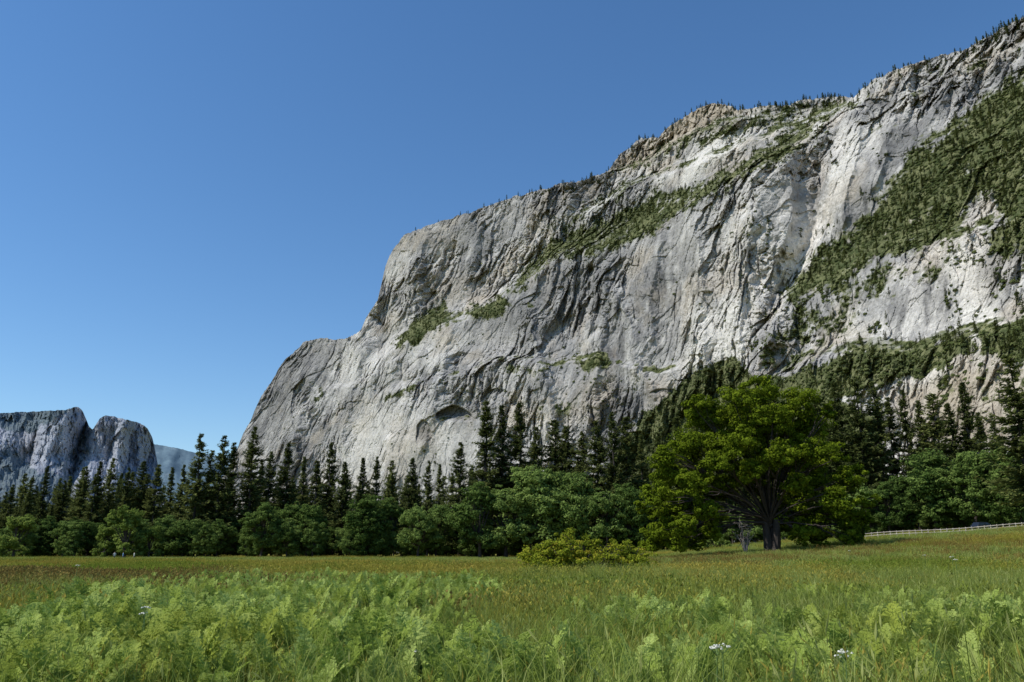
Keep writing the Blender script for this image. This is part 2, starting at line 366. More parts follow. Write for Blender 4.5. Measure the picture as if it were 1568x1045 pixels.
# ---------------------------------------------------------------- distant domes
sil2 = np.array([(-500,600),(-300,625),(-100,640),(-40,636),(0,633),(40,631),(85,629),(100,628),(112,624),(121,624),(127,630),(132,643),(137,655),(142,658),(147,650),(153,640),(162,635),(180,640),(200,644),(215,648),(226,656),(233,670),(238,690),(243,720),(250,760),(260,800)], float)
c2 = np.linspace(-450, 258, 560); n2 = 220
top2 = np.interp(c2, sil2[:, 0], sil2[:, 1])+1.8*fbm(c2*.12, c2*0, c2*0, 4, 5, .65)
t2 = np.linspace(0, 1, n2)[:, None]
P2 = np.repeat(c2[None], n2, 0); Q2 = 860+(top2[None]-860)*t2
ax2, ay2, te2 = bearing(P2, Q2)
r2 = 5200/(1-te2*.25)+0*P2
w2 = 7*fbm(P2*.05, Q2*.04, P2*0, 5, 8, .6)
for (xc, w, am) in [(98,36,420),(172,38,360),(212,30,260),(-90,60,350),(-200,80,300),(70,20,120),(154,14,80)]:
    lean = (Q2-640)*.25
    u = np.clip((P2-xc+lean+w2)/w, -1, 1)
    r2 = r2-am*(1-u*u)**.7
r2 = r2+90*fbm(P2*.07, Q2*.02, P2*0, 5, 18, .65)
bb, e5, a5 = blocks((P2+.3*Q2)/8, Q2/20, 77); r2 = r2+34*bb
bb, _, a6 = blocks((P2-.2*Q2)/3, Q2/7, 79); r2 = r2+14*bb
r2 = r2-ss((Q2-690)/80)*500-ss((70-P2)/60)*ss((Q2-628)/60)*400
veg2 = np.zeros(P2.shape)
jx2 = P2+7*fbm(P2*.08, Q2*.08, P2*0, 4, 28); jy2 = Q2+7*fbm(P2*.08, Q2*.08, P2*0+4, 4, 38)
for p, a, w in [([(-450,600),(60,625),(112,622),(82,645),(50,665),(0,660),(-450,690)], .85, 5), ([(100,700),(140,645),(140,690),(110,740),(60,780),(50,725)], .6, 6), ([(-450,690),(30,690),(60,725),(110,760),(110,860),(-450,860)], .9, 9), ([(200,640),(225,655),(180,648)], .5, 4), ([(0,650),(40,650),(50,720),(0,720)], .5, 8)]:
    veg2 = np.maximum(veg2, a*soft(jx2, jy2, p, w))
br2 = soft(jx2, jy2, [(66,664),(104,645),(98,700),(75,720),(58,705)], 6)*.6+soft(jx2, jy2, [(145,665),(190,650),(200,700),(120,720)], 6)*.35-soft(jx2, jy2, [(196,650),(236,665),(245,720),(200,715)], 5)*.4-soft(jx2, jy2, [(108,630),(130,630),(132,690),(106,700)], 4)*.4  # sunlit left and shadowed right dome faces painted into the rock tone
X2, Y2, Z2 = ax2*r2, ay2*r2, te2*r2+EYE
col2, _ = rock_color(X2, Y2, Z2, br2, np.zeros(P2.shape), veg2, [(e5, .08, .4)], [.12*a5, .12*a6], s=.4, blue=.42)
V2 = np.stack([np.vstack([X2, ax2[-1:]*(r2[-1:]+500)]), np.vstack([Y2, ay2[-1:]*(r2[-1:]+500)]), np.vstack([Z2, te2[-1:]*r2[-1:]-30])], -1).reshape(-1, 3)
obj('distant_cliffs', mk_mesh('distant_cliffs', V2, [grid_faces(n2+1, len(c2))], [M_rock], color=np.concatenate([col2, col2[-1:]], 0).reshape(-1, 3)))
M_ridge, nt = new_mat('far_ridge_forest')
geo = N(nt, 'ShaderNodeNewGeometry')
col = ramp(nt, noise(nt, geo.outputs['Position'], .006, 5, .7), [(.35, (.085, .13, .17)), (.6, (.13, .19, .23)), (.75, (.28, .33, .37))])  # forest ramp with distance haze baked in as bluish, paler colours
p = N(nt, 'ShaderNodeBsdfDiffuse')
nt.links.new(col, p.inputs['Color']); o = N(nt, 'ShaderNodeOutputMaterial'); nt.links.new(p.outputs[0], o.inputs[0])
c3 = np.linspace(-500, 900, 500); tp = np.interp(c3, [-500, 100, 240, 275, 300, 360, 420, 900], [640, 665, 681, 687, 694, 702, 712, 740])+1.0*fbm(c3*.3, c3*0, c3*0, 4, 4, .7)
t3 = np.linspace(0, 1, 40)[:, None]; P3 = np.repeat(c3[None], 40, 0); Q3 = 860+(tp[None]-860)*t3
a3, b3_, e3_ = bearing(P3, Q3); r3 = 8200/(1-e3_*1.6)+120*fbm(P3*.05, Q3*.05, P3*0, 4, 6)
V3 = np.stack([a3*r3, b3_*r3, e3_*r3+EYE], -1).reshape(-1, 3)
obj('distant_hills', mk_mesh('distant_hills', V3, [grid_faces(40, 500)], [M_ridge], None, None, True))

# ---------------------------------------------------------------- ground sheet
rad = np.concatenate([[0.0], np.geomspace(1.5, 16000, 190)]); angs = np.linspace(0, 2*np.pi, 241)[:-1]
gx_ = rad[:, None]*np.cos(angs)[None]; gy_ = rad[:, None]*np.sin(angs)[None]
gz_ = ground_h(gx_, gy_)
nr_, na = gx_.shape
i = np.arange(nr_-1)[:, None]*na; j = np.arange(na)[None]; j2 = (j+1) % na
gf = np.stack([i+j, i+na+j, i+na+j2, i+j2], -1).reshape(-1, 4)
M_ground, nt = new_mat('meadow_ground')
geo = N(nt, 'ShaderNodeNewGeometry'); P = geo.outputs['Position']
g1 = noise(nt, P, .9, 4, .7); g2 = noise(nt, mapping(nt, P, (.02, .06, .05)), 1.0, 3, .6)
near = ramp(nt, g1, [(.3, (.06, .085, .02)), (.55, (.12, .15, .035)), (.75, (.21, .20, .065))])
goldc = ramp(nt, g1, [(.3, (.16, .14, .03)), (.55, (.27, .23, .05)), (.75, (.36, .30, .08))])
col = mix(nt, ramp(nt, g2, [(.42, (0, 0, 0)), (.58, (1, 1, 1))]), near, goldc)
p = N(nt, 'ShaderNodeBsdfDiffuse')
nt.links.new(col, p.inputs['Color'])
o = N(nt, 'ShaderNodeOutputMaterial'); nt.links.new(p.outputs[0], o.inputs[0])
obj('meadow_ground', mk_mesh('meadow_ground', np.stack([gx_, gy_, gz_], -1).reshape(-1, 3), [gf], [M_ground], None, None, True))

# ---------------------------------------------------------------- scatter via geometry nodes
def scatter(name, pts, rot, scl, idx, coll):
    me = bpy.data.meshes.new(name); me.vertices.add(len(pts)); me.vertices.foreach_set('co', np.asarray(pts, np.float32).ravel())
    for k, v in (('rotz', rot), ('scl', scl)):
        a = me.attributes.new(k, 'FLOAT', 'POINT'); a.data.foreach_set('value', np.asarray(v, np.float32))
    a = me.attributes.new('idx', 'INT', 'POINT'); a.data.foreach_set('value', np.asarray(idx, np.int32))
    o = obj(name, me)
    ng = bpy.data.node_groups.new(name+'_instances', 'GeometryNodeTree')
    ng.interface.new_socket('Geometry', in_out='INPUT', socket_type='NodeSocketGeometry')
    ng.interface.new_socket('Geometry', in_out='OUTPUT', socket_type='NodeSocketGeometry')
    nn = ng.nodes; gi = nn.new('NodeGroupInput'); go = nn.new('NodeGroupOutput')
    ip = nn.new('GeometryNodeInstanceOnPoints'); ci = nn.new('GeometryNodeCollectionInfo')
    ci.inputs['Collection'].default_value = coll; ci.inputs['Separate Children'].default_value = True; ci.inputs['Reset Children'].default_value = True
    def na_(k, dt):
        n = nn.new('GeometryNodeInputNamedAttribute'); n.data_type = dt; n.inputs['Name'].default_value = k; return n.outputs['Attribute']
    cx = nn.new('ShaderNodeCombineXYZ'); L = ng.links
    L.new(na_('rotz', 'FLOAT'), cx.inputs[2]); L.new(cx.outputs[0], ip.inputs['Rotation'])
    L.new(na_('scl', 'FLOAT'), ip.inputs['Scale']); L.new(na_('idx', 'INT'), ip.inputs['Instance Index'])
    ip.inputs['Pick Instance'].default_value = True
    L.new(gi.outputs[0], ip.inputs['Points']); L.new(ci.outputs[0], ip.inputs['Instance']); L.new(ip.outputs[0], go.inputs[0])
    md = o.modifiers.new('instances', 'NODES'); md.node_group = ng
    return o
def coll_of(name, meshes):
    c = bpy.data.collections.new(name)
    for k, me in enumerate(meshes):
        o = bpy.data.objects.new(f'{name}_{k:02d}', me); c.objects.link(o)
    return c

# ---------------------------------------------------------------- conifers
def conifer(seed, H=30., Rm=4.2, whorls=46, per=6, npts=9, leafscale=1.0, bare=.10, pw=.8, dens=3):
    g = np.random.default_rng(seed); A = Acc()
    zt = np.linspace(0, H, 9); off = np.stack([.25*np.sin(zt*.2+seed), .2*np.cos(zt*.17+seed), zt], 1); off[0, 2] = -.6
    v, f = tube(off, .42*(1-zt/H)**.8+.03, A.n, 8); A.add(v, f, 0)
    C = []; D = []; Nn = []; Lx = []; Wx = []; T = []
    asym = g.uniform(0, 6.28)
    nb = whorls*per; us = np.sort(g.random(nb)**.92)
    for b in range(nb):
        u = us[b]
        if math.sin(u*37+seed)+math.sin(u*61+seed*2.1) > 1.4 and g.random() < .5: continue
        z = H*(bare+(1-bare)*u); az = g.uniform(0, 6.283)
        prof = (max(1-u, 0))**pw*(.6+.4*min(1, u*5+.35))*(1+.08*math.sin(z*1.7+2*math.sin(az+seed))+.10*math.sin(az*2+z*.5))
        L = Rm*max(prof, .02)*(.5+.85*g.random()**1.5)*(1+.18*math.cos(az-asym))+.2
        droop = g.uniform(-.05, .5)*(1-u*.8); rise = g.uniform(-.05, .4)*u
        s = np.linspace(.1, 1, npts); ddir = np.array([math.cos(az), math.sin(az), 0.])
        bp_ = np.array([0, 0, z])+ddir*L*s[:, None]; bp_[:, 2] += L*(-droop*s+rise*s**2+.18*s**3)
        if b % 3 == 0 and L > 1.2:
            v, f = tube(bp_[[0, npts//2, npts-1]], [.07, .04, .015], A.n, 3); A.add(v, f, 0)
        tone = g.normal(0, .09)
        for k in range(dens):
            side = np.cross(ddir, [0, 0, 1]); sgn = g.choice([-1, 1], (npts, 1))
            dd = ddir*.8+side*sgn*g.uniform(.1, 1.0, (npts, 1))+np.array([0, 0, 1])*g.uniform(-.6, .4, (npts, 1))
            ll = (.36+.24*L*(1-s*.65))*g.uniform(.55, 1.2, npts)*leafscale
            ll = np.minimum(ll, 1.15*leafscale)
            C.append(bp_+nrm(dd)*ll[:, None]*.4+g.normal(0, .13, (npts, 3))); D.append(dd)
            Nn.append(np.array([0, 0, .9])+ddir*.4+g.normal(0, .5, (npts, 3))); Lx.append(ll); Wx.append(ll*g.uniform(.3, .5, npts))
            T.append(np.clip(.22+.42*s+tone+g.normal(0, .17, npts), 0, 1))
    C, D, Nn, Lx, Wx, T = map(np.concatenate, (C, D, Nn, Lx, Wx, T))
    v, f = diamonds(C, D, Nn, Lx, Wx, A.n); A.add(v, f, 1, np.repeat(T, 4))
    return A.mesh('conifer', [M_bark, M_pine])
con = [conifer(11, Rm=5.8, dens=5, pw=.9), conifer(12, Rm=4.9, pw=.85, bare=.04, dens=5), conifer(13, Rm=5.6, pw=.75, bare=.12, dens=5), conifer(14, Rm=6.2, pw=.8, bare=.08, dens=5), conifer(15, Rm=4.8, pw=1., bare=.03, dens=5), conifer(16, Rm=5.4, pw=.6, bare=.16, whorls=42, dens=5)]
def broadleaf(seed, majors, leafmat, trunk_h, trunk_r, minor=(22, .42), leaves=110, leaf=(.35, .55), name='broadleaf', multi=1, limb_r=.5):
    g = np.random.default_rng(seed); A = Acc(); tb = np.array([0, 0, -.5])
    fork = np.array([g.uniform(-.3, .3), 0, trunk_h])
    ts = np.linspace(0, 1, 6)[:, None]
    for q in range(multi):
        o_ = np.array([g.uniform(-.6, .6), g.uniform(-.6, .6), 0])*(multi > 1)
        pts = (tb+o_)*(1-ts)+(fork+o_*2)*ts+np.array([.25, .1, 0])*np.sin(ts*4)*trunk_r
        v, f = tube(pts, trunk_r*(1.35-.6*ts[:, 0])*np.where(ts[:, 0] == 0, 1.3, 1), A.n, 10); A.add(v, f, 0)
    for (x, y, z, r_) in majors:
        e = np.array([x, y, z]); d = e-fork; mid = fork+d*.5+np.array([0, 0, .12*np.linalg.norm(d)])+g.normal(0, .35, 3)
        tt = np.linspace(0, 1, 8)[:, None]; st_ = fork-np.array([0, 0, trunk_h*.25])*g.random()
        pts = (1-tt)**2*st_+2*tt*(1-tt)*mid+tt**2*e+g.normal(0, .08, (8, 3))
        v, f = tube(pts, np.linspace(trunk_r*limb_r, .04, 8), A.n, 6); A.add(v, f, 0)
        for q in range(3):
            e2_ = e+nrm(g.normal(0, 1, 3))*r_*.8; p2 = pts[4]*(1-tt)+e2_*tt+g.normal(0, .1, (8, 3))
            v, f = tube(p2, np.linspace(trunk_r*.2, .02, 8), A.n, 4); A.add(v, f, 0)
    C = []; O = []; T = []
    for (x, y, z, r_) in majors:
        nm = int(minor[0]*(r_/3)**1.2)+5
        dirs = nrm(g.normal(0, 1, (nm, 3))); cen = np.array([x, y, z])+dirs*r_*g.uniform(.35, 1.05, (nm, 1))*np.array([1, 1, .85])
        for c in cen:
            if c[2] < .4: continue
            rm = r_*minor[1]*g.uniform(.45, 1.1); n = int(leaves*g.uniform(.6, 1.3))
            dl = nrm(g.normal(0, 1, (n, 3))); rr = rm*g.uniform(.25, 1.0, (n, 1))**.5
            pos = c+dl*rr*np.array([1.15, 1.15, .7]); tone = g.normal(0, .14)
            C.append(pos); O.append(dl+.5*nrm(c-np.array([x, y, z-.3*r_]))+np.array([0, 0, .45])); T.append(np.clip(.45+tone+.12*dl[:, 2]+g.normal(0, .14, n), 0, 1))
    C = np.concatenate(C); O = np.concatenate(O); T = np.concatenate(T)
    k = C[:, 2] > -.6; C, O, T = C[k], O[k], T[k]; n = len(C)
    nn = nrm(O)+g.normal(0, .45, (n, 3)); d = np.cross(nn, g.normal(0, 1, (n, 3)))
    L = g.uniform(leaf[0], leaf[1], n)
    v, f = diamonds(C, d, nn, L, L*.65, A.n); A.add(v, f, 1, np.repeat(T, 4))
    return A.mesh(name, [M_bark, leafmat])
def oak_far(seed, mat=M_oakfar, H=16., W=8., low=.2):
    g = np.random.default_rng(seed); mj = []
    for k in range(17):
        u = g.random(); z = H*(low+(.93-low)*u); rr = W*math.sin(math.pi*min(.97, (.22+.72*u)))**.6*g.uniform(.2, .8); a = g.uniform(0, 6.28)
        mj.append((rr*math.cos(a), rr*math.sin(a), z, g.uniform(1.7, 3.1)*H/16))
    mj.append((0, 0, H*.82, 2.4*H/16))
    return broadleaf(seed, mj, mat, H*.22, .4, (16, .42), 60, (.35, .65))
brd = [oak_far(31), oak_far(32, H=17, W=7), oak_far(33, W=9.), oak_far(34, H=18, W=6.5)]
wil = oak_far(41, M_willow, H=13, W=7., low=.12)

pines = [(12,742,250,1),(38,752,235,2),(85,732,260,0),(120,716,265,2),(140,726,240,1),(165,702,262,3),(190,716,250,0),(213,706,258,2),(236,712,250,1),(258,716,256,4),(276,712,232,0),(300,664,225,0),(318,690,228,5),(336,668,226,3),(352,678,234,1),(383,654,232,3),(410,692,250,2),(437,679,238,0),(462,700,255,4),(482,706,236,1),(503,678,242,0),(525,708,228,2),(553,702,262,4),(575,700,265,1),(598,706,262,3),(630,702,258,2),(655,706,250,0),(672,712,262,4),(704,678,226,0),
         (744,616,236,1),(768,622,240,4),(796,618,238,0),(822,655,246,3),(850,644,240,5),(868,654,238,2),(893,662,236,0),(916,646,230,3),(940,632,226,0),(962,640,232,3),(985,668,238,4),(1012,664,240,1),(1042,640,235,5),(1070,650,240,2),(1262,606,225,5),(1290,586,220,3),(1322,580,216,5),(1350,584,218,3),(1372,608,222,1),(1396,596,215,0),(1420,612,220,2),(1442,602,212,5),(1466,616,206,2),(1490,584,205,4),(1512,630,200,1),(1535,645,190,2),(1566,540,150,5),(1600,570,165,0),(1640,600,180,1)]
for px, ty, Yd, vi in pines:
    x, y, z = gpos(px, Yd)
    bxx, byy, tt = bearing(px, ty)
    zt = EYE+math.hypot(x, y)*float(tt); H = zt-z
    xt = Yd*float(bxx/byy); x = .5*x+.5*xt
    s = H/30
    w = s*rng.uniform(.8, 1.15)
    obj('pine_tree', con[vi], (x, y, float(ground_h(x, y))), rng.uniform(0, 6.28), (w, w, s))
oaks = [(30,790,225,0,1),(70,792,222,1,1),(115,788,220,2,1),(250,790,214,3,.9),(282,800,222,0,.9),(400,772,212,1,1),(440,762,218,2,1),(470,770,215,0,.9),(560,760,214,3,1),(595,765,220,1,1),(640,765,210,2,.9),(668,770,216,0,.9),(735,742,208,1,1),(775,735,212,2,1),(815,716,212,3,1.1),(850,715,216,0,1.1),(890,728,210,1,1),(930,740,206,2,1),(965,742,205,3,.9),(1000,750,205,0,.9),(1040,760,205,1,.9),(1330,735,186,2,1),(1365,740,180,1,1),(1400,725,182,0,1),(1440,690,178,3,1.1),(1470,700,182,2,1),(1500,695,170,1,1),(1540,685,166,0,1.1),(1572,700,160,3,1),(1610,700,170,2,1),(-30,790,225,2,1),(-70,780,230,1,1)]
for px, ty, Yd, vi, wf in oaks:
    x, y, z = gpos(px, Yd); bxx, byy, tt = bearing(px, ty)
    H = EYE+math.hypot(x, y)*float(tt)-z; s = H/(17.2)
    obj('oak_tree', brd[vi], (x, y, z), rng.uniform(0, 6.28), (s*wf, s*wf, s))
for px, ty, Yd, s in [(192,776,200,.92),(20,800,205,.8),(160,812,204,.6),(228,815,204,.6)]:
    x, y, z = gpos(px, Yd); obj('willow_tree', wil, (x, y, z), rng.uniform(0, 6.28), s)
fp = []; fs = []; fi = []
for k in range(900):
    Yd = rng.uniform(240, 420); px = rng.uniform(-500, 2100); x, y, z = gpos(px, Yd)
    fp.append((x, y, z)); fs.append(rng.uniform(.5, .95)*(1 if px < 720 else 1.1)); fi.append(rng.integers(0, 6))
scatter('forest', fp, rng.uniform(0, 6.28, 900), fs, fi, coll_of('forest_conifers', con))
up = []
for k in range(330):
    px = rng.uniform(-400, 2000); Yd = rng.uniform(212, 236) if px < 1200 else rng.uniform(176, 215); up.append(gpos(px, Yd))
scatter('understory_thicket', up, rng.uniform(0, 6.28, 330), rng.uniform(.3, .6, 330), rng.integers(0, 4, 330), coll_of('thicket', brd))

# ---------------------------------------------------------------- hero oak
Yo = 118.; ox, oy, oz = gpos(1180, Yo); k_ = Yo/F
H0 = [(1190,615,3.2),(1150,632,3.4),(1232,636,3.2),(1105,650,3.2),(1190,660,4.),(1255,668,3.4),(1085,640,2.2),(1275,650,1.6),(1150,675,3.6),(1225,690,3.6),
      (1070,695,3.6),(1120,705,3.4),(1180,705,3.4),(1215,715,3.6),(1262,712,3.6),(1035,730,3.4),(1018,768,2.8),(1060,775,3.6),(1018,806,2.8),(1058,812,3.2),(1090,750,3.0),(1040,790,3.2),
      (1292,745,2.8),(1240,755,3.8),(1225,795,3.4),(1275,790,3.6),(1300,812,2.8),(1250,822,3.0),(1210,765,2.6),(1026,715,2.0),(1150,735,2.6),(1180,742,2.6),(1310,780,1.6),(1003,785,1.6),
      (1012,826,2.4),(1042,830,2.4),(1075,826,2.4),(1220,826,2.4),(1245,834,2.2),(1280,830,2.4),(1308,832,2.0),(1115,755,2.4),(1095,790,2.4),(1085,815,2.0)]
g = np.random.default_rng(5); mj = []
for (px, py, r_) in H0:
    zz = (848-py)*k_*1.05; xx = (px-1180)*k_*1.03
    yy = g.uniform(-4.2, 1.5)
    zz += float(ground_h(ox+xx, oy+yy))-oz if py > 800 else 0
    mj.append((xx, yy, zz, r_*.88))
    if py < 800: mj.append((xx*.85+g.uniform(-.5, .5), g.uniform(2, 8), zz*.95, r_*.85))
for (px, py, r_) in [(1180,650,3.2),(1130,690,3.),(1230,700,3.2),(1050,750,2.8),(1260,770,3.),(1180,705,3.),(1090,720,2.6),(1145,725,2.6),(1205,745,2.4),(1075,785,2.6),(1040,805,2.4)]:
    mj.append(((px-1180)*k_, -6.5+g.uniform(-1, 1), (843-py)*k_, r_*.85))
me = broadleaf(55, mj, M_oak, 4.6, .55, (28, .36), 95, (.26, .48), name='big_oak', multi=3, limb_r=.22)
obj('black_oak_tree', me, (ox, oy, oz))
A = Acc(); g = np.random.default_rng(9)
for k in range(12):
    e = np.array([g.uniform(-1.6, 1.6), g.uniform(-1, 1), g.uniform(2, 5.2)]); tt = np.linspace(0, 1, 9)[:, None]
    pts = e*tt+g.normal(0, .12, (9, 3))*tt+np.array([0, 0, .5])*np.sin(tt*3)
    v, f = tube(pts, np.linspace(.08, .015, 9), A.n, 5); A.add(v, f, 0)
    for q in range(5):
        p0 = pts[g.integers(3, 8)]; p1 = p0+g.normal(0, .7, 3); v, f = tube(np.array([p0, (p0+p1)/2+g.normal(0, .1, 3), p1]), [.03, .02, .01], A.n, 4); A.add(v, f, 0)
x, y, z = gpos(1142, 114); obj('dead_tree', A.mesh('dead_tree', [M_deadwood]), (x, y, z))

g = np.random.default_rng(77)
mj = [(g.uniform(-4.4, 4.4), g.uniform(-1.8, 1.8), g.uniform(.7, 2.0), g.uniform(.9, 1.3)) for _ in range(30)]
mj = [(a, b, c*(1-abs(a+.8)/10), d) for a, b, c, d in mj]+[(-1, 0, 2.5, 1.), (-2, 0, 2.3, 1.), (.8, .3, 2.2, 1.), (-3, -.3, 1.9, .9), (2.2, 0, 1.7, .9)]
x, y, z = gpos(905, 58)
obj('willow_bush', broadleaf(78, mj, M_bush, .5, .08, (40, .36), 60, (.10, .22), name='willow_bush'), (x, y, z))
x, y, z = gpos(1085, 175); obj('willow_bush', broadleaf(79, mj, M_willow, .5, .08, (20, .4), 50, (.2, .35), name='willow_bush2'), (x, y, z), 0, 1.1)

# ---------------------------------------------------------------- mountain vegetation instances
sh = []
for sd in (1, 2, 3):
    g = np.random.default_rng(sd); n = 150
    dl = nrm(g.normal(0, 1, (n, 3))); dl[:, 2] = abs(dl[:, 2]); c = dl*np.array([1, 1, .8])*g.uniform(.5, 1, (n, 1))
    A = Acc(); v, f = diamonds(c, np.cross(dl, g.normal(0, 1, (n, 3))), dl+g.normal(0, .3, (n, 3)), g.uniform(.35, .6, n), g.uniform(.3, .5, n), 0)
    A.add(v, f, 0, np.repeat(g.uniform(.1, .9, n), 4)); sh.append(A.mesh('shrub', [M_shrub]))
lowcon = [conifer(60+k, H=30, Rm=5.8, whorls=20, per=6, npts=4, leafscale=2.2, pw=.75, dens=3, bare=.05) for k in range(3)]
ctree = coll_of('cliff_trees', lowcon+sh)
area = (r.ravel()/1500)**2*((880-PY[-1][None, :].repeat(nr, 0)).ravel()/500)*(PY.ravel() < 760)
prob = (np.clip(vmask, 0, 1)**2).ravel()*area; prob /= prob.sum()
ns = 17000
ids = rng.choice(prob.size, ns, p=prob)
p2 = (np.clip(.1+fbm(PX*.02, PY*.02, PX*0, 4, 950, .7), 0, 1)*(np.exp(-(e2/.08)**2)+np.exp(-(e3/.12)**2)*.5)*np.where((PX > 1130) & (PY > 340), 1, .14)*(PX > 600)).ravel()*area; p2 /= p2.sum()
ids = np.concatenate([ids, rng.choice(p2.size, 2200, p=p2)]); ns = len(ids)
pts = np.stack([X.ravel()[ids], Y.ravel()[ids], Z.ravel()[ids]], 1)
kind = rng.random(ns) < np.where(PY.ravel()[ids] > 545, .09, .22)
idx = np.where(kind, rng.integers(0, 3, ns), rng.integers(3, 6, ns))
scl = np.where(kind, .2+.45*rng.random(ns)**1.5, 1.2+3.6*rng.random(ns)**1.6)
pts[:, 2] -= np.where(kind, .5, 1.0)
nt_ = 900
wts = np.interp(cols, [600, 640, 780, 930, 1100, 1320, 1600, 2040], [0, .25, .6, .8, .9, .9, 1, 1])*(.2+np.clip(.5+2*fbm(cols*.04, cols*0, cols*0, 3, 900), 0, 1)); wts = wts/wts.sum()
cxs = rng.choice(nc, nt_, p=wts); rk = rng.integers(0, 7, nt_)
rp = []
for c, k in zip(cxs, rk):
    row = nr-1+k if k < 3 else nr-1-rng.integers(0, 14)
    rp.append((Xa[row, c], Ya[row, c], Za[row, c]-1))
pts = np.vstack([pts, rp]); idx = np.concatenate([idx, rng.integers(0, 3, nt_)]); scl = np.concatenate([scl, .2+.5*rng.random(nt_)**1.6])
scatter('cliff_vegetation', pts, rng.uniform(0, 6.28, len(pts)), scl, idx, ctree)

# ---------------------------------------------------------------- meadow plants
def fern(seed):
    g = np.random.default_rng(seed); A = Acc(); C = []; D = []; Nn = []; L = []; W = []; T = []
    for q in range(g.integers(5, 8)):
        az = g.uniform(0, 6.28); ln = g.uniform(.55, 1.0); dr = np.array([math.cos(az), math.sin(az), 0])
        sp_ = g.uniform(.05, .28); curl = g.uniform(.06, .26)
        s = np.linspace(0, 1, 17); hor = ln*(.13*s+sp_*s**2); ver = ln*(s-curl*s**3.5)
        pts = dr*hor[:, None]+np.array([0, 0, 1])*ver[:, None]+np.array([g.normal(0, .06), g.normal(0, .06), 0])
        v, f = tube(pts[::4], np.linspace(.005, .0015, 5), A.n, 3); A.add(v, f, 0, .6)
        tn = nrm(np.gradient(pts, axis=0)); side = np.cross(dr, [0, 0, 1]); up_n = nrm(np.cross(side, tn)); up_n *= np.sign(up_n[:, 2:3]+1e-6)
        tone = g.uniform(.15, .85)
        for i_ in range(5, 17):
            q_ = (i_-5)/11; pl = ln*.22*(1-q_)**.7*(.6+.4*min(1, q_*5))+.018
            for sg in (-1, 1):
                pd = nrm(side*sg+tn[i_]*.6+up_n[i_]*.25+g.normal(0, .18, 3)); m = 6
                ss_ = np.linspace(.1, 1, m); c0 = pts[i_]+pd*pl*ss_[:, None]-np.array([0, 0, .18*pl])*(ss_**2)[:, None]
                for s2 in (-1, 1):
                    cr = np.cross(pd, up_n[i_])*s2; dd = cr+pd*.6; l2 = pl*.36*(1.1-ss_*.8)+.008
                    C.append(c0+nrm(dd)*l2[:, None]*.5); D.append(np.repeat(dd[None], m, 0)); Nn.append(up_n[i_]+g.normal(0, .4, (m, 3))); L.append(l2); W.append(l2*.6+.004)
                    T.append(np.clip(tone+.25*q_+g.normal(0, .08, m), 0, 1))
    C, D, Nn, L, W, T = map(np.concatenate, (C, D, Nn, L, W, T))
    v, f = diamonds(C, D, Nn, L, W, A.n); A.add(v, f, 0, np.repeat(T, 4))
    return A.mesh('fern', [M_fern])
def tuft(seed, mat, n, Rr, h, wid, heads=0.0, lean=.35):
    g = np.random.default_rng(seed)
    c = np.stack([g.normal(0, Rr*.5, n), g.normal(0, Rr*.5, n), np.zeros(n)], 1); hh = h*g.uniform(.45, 1.1, n); az = g.uniform(0, 6.28, n)
    d = np.stack([np.cos(az), np.sin(az), np.zeros(n)], 1)*(g.uniform(.05, lean, n)*hh)[:, None]; sd = np.stack([-np.sin(az+g.normal(0, .8, n)), np.cos(az), np.zeros(n)], 1)*wid*.5
    z = np.array([0, 0, 1.])
    p0 = c-z*.03; p1 = c+d*.3+z*(hh*.5)[:, None]; p2 = c+d+z*(hh*.85)[:, None]; p3 = c+d*1.7+z*(hh)[:, None]
    v = np.stack([p0-sd, p0+sd, p1+sd*.9, p1-sd*.9, p2+sd*.6, p2-sd*.6, p3+sd*.1, p3-sd*.1], 1).reshape(-1, 3); b = np.arange(n)[:, None]*8
    f = np.concatenate([b+np.array([[0, 1, 2, 3]]), b+np.array([[3, 2, 4, 5]]), b+np.array([[5, 4, 6, 7]])])
    T = np.repeat(np.clip(g.normal(.5, .22, n), 0, 1), 8); A = Acc(); A.add(v, f, 0, T)
    if heads:
        k = g.random(n) < heads; m = k.sum()
        for tv in (.95, .9):
            v, f = diamonds(p3[k], (p3-p2)[k]+z*.02, g.normal(0, 1, (m, 3)), np.full(m, .09*h/.6), np.full(m, wid*3.2), A.n); A.add(v, f, 0, tv)
    return A.mesh('grass_tuft', [mat])
ferns = [fern(200+k) for k in range(7)]
def polar(n, d0, d1, pw=1.0, pa=-420, pb=2000):
    u = rng.random(n); d = (d0**(2*pw)+u*(d1**(2*pw)-d0**(2*pw)))**(1/(2*pw)); px = rng.uniform(pa, pb, n)
    x = (px-CX)/F*d*cp; return px, x, d
fmax_x = [-400, 0, 100, 180, 230, 300, 600, 720, 770, 900, 1000, 1150, 1250, 1400, 1568, 2000]
fmax_y = [9, 11, 14, 21, 38, 44, 44, 36, 21, 18, 18, 25, 25, 20, 22, 20]
px, x, y = polar(14500, 4.0, 46, .70)
lim = np.interp(px, fmax_x, fmax_y)
clump = fbm(x*.35, y*.35, x*0, 3, 301)
thin = np.interp(px, [600, 760, 850, 2000], [.04, .14, .28, .24])*(y < 30)
nearthin = np.clip((12-y)/7, 0, 1)*.36
keep = (y < lim*(1+.1*clump)) & (clump > -.36+thin+nearthin*(1-thin))
px, x, y, clump = px[keep], x[keep], y[keep], clump[keep]
n = len(x); scatter('bracken_ferns', np.stack([x, y, ground_h(x, y)], 1), rng.uniform(0, 6.28, n), rng.uniform(.42, 1.0, n)*(1+.4*clump), rng.integers(0, 7, n), coll_of('ferns', ferns))
print('ferns', n)
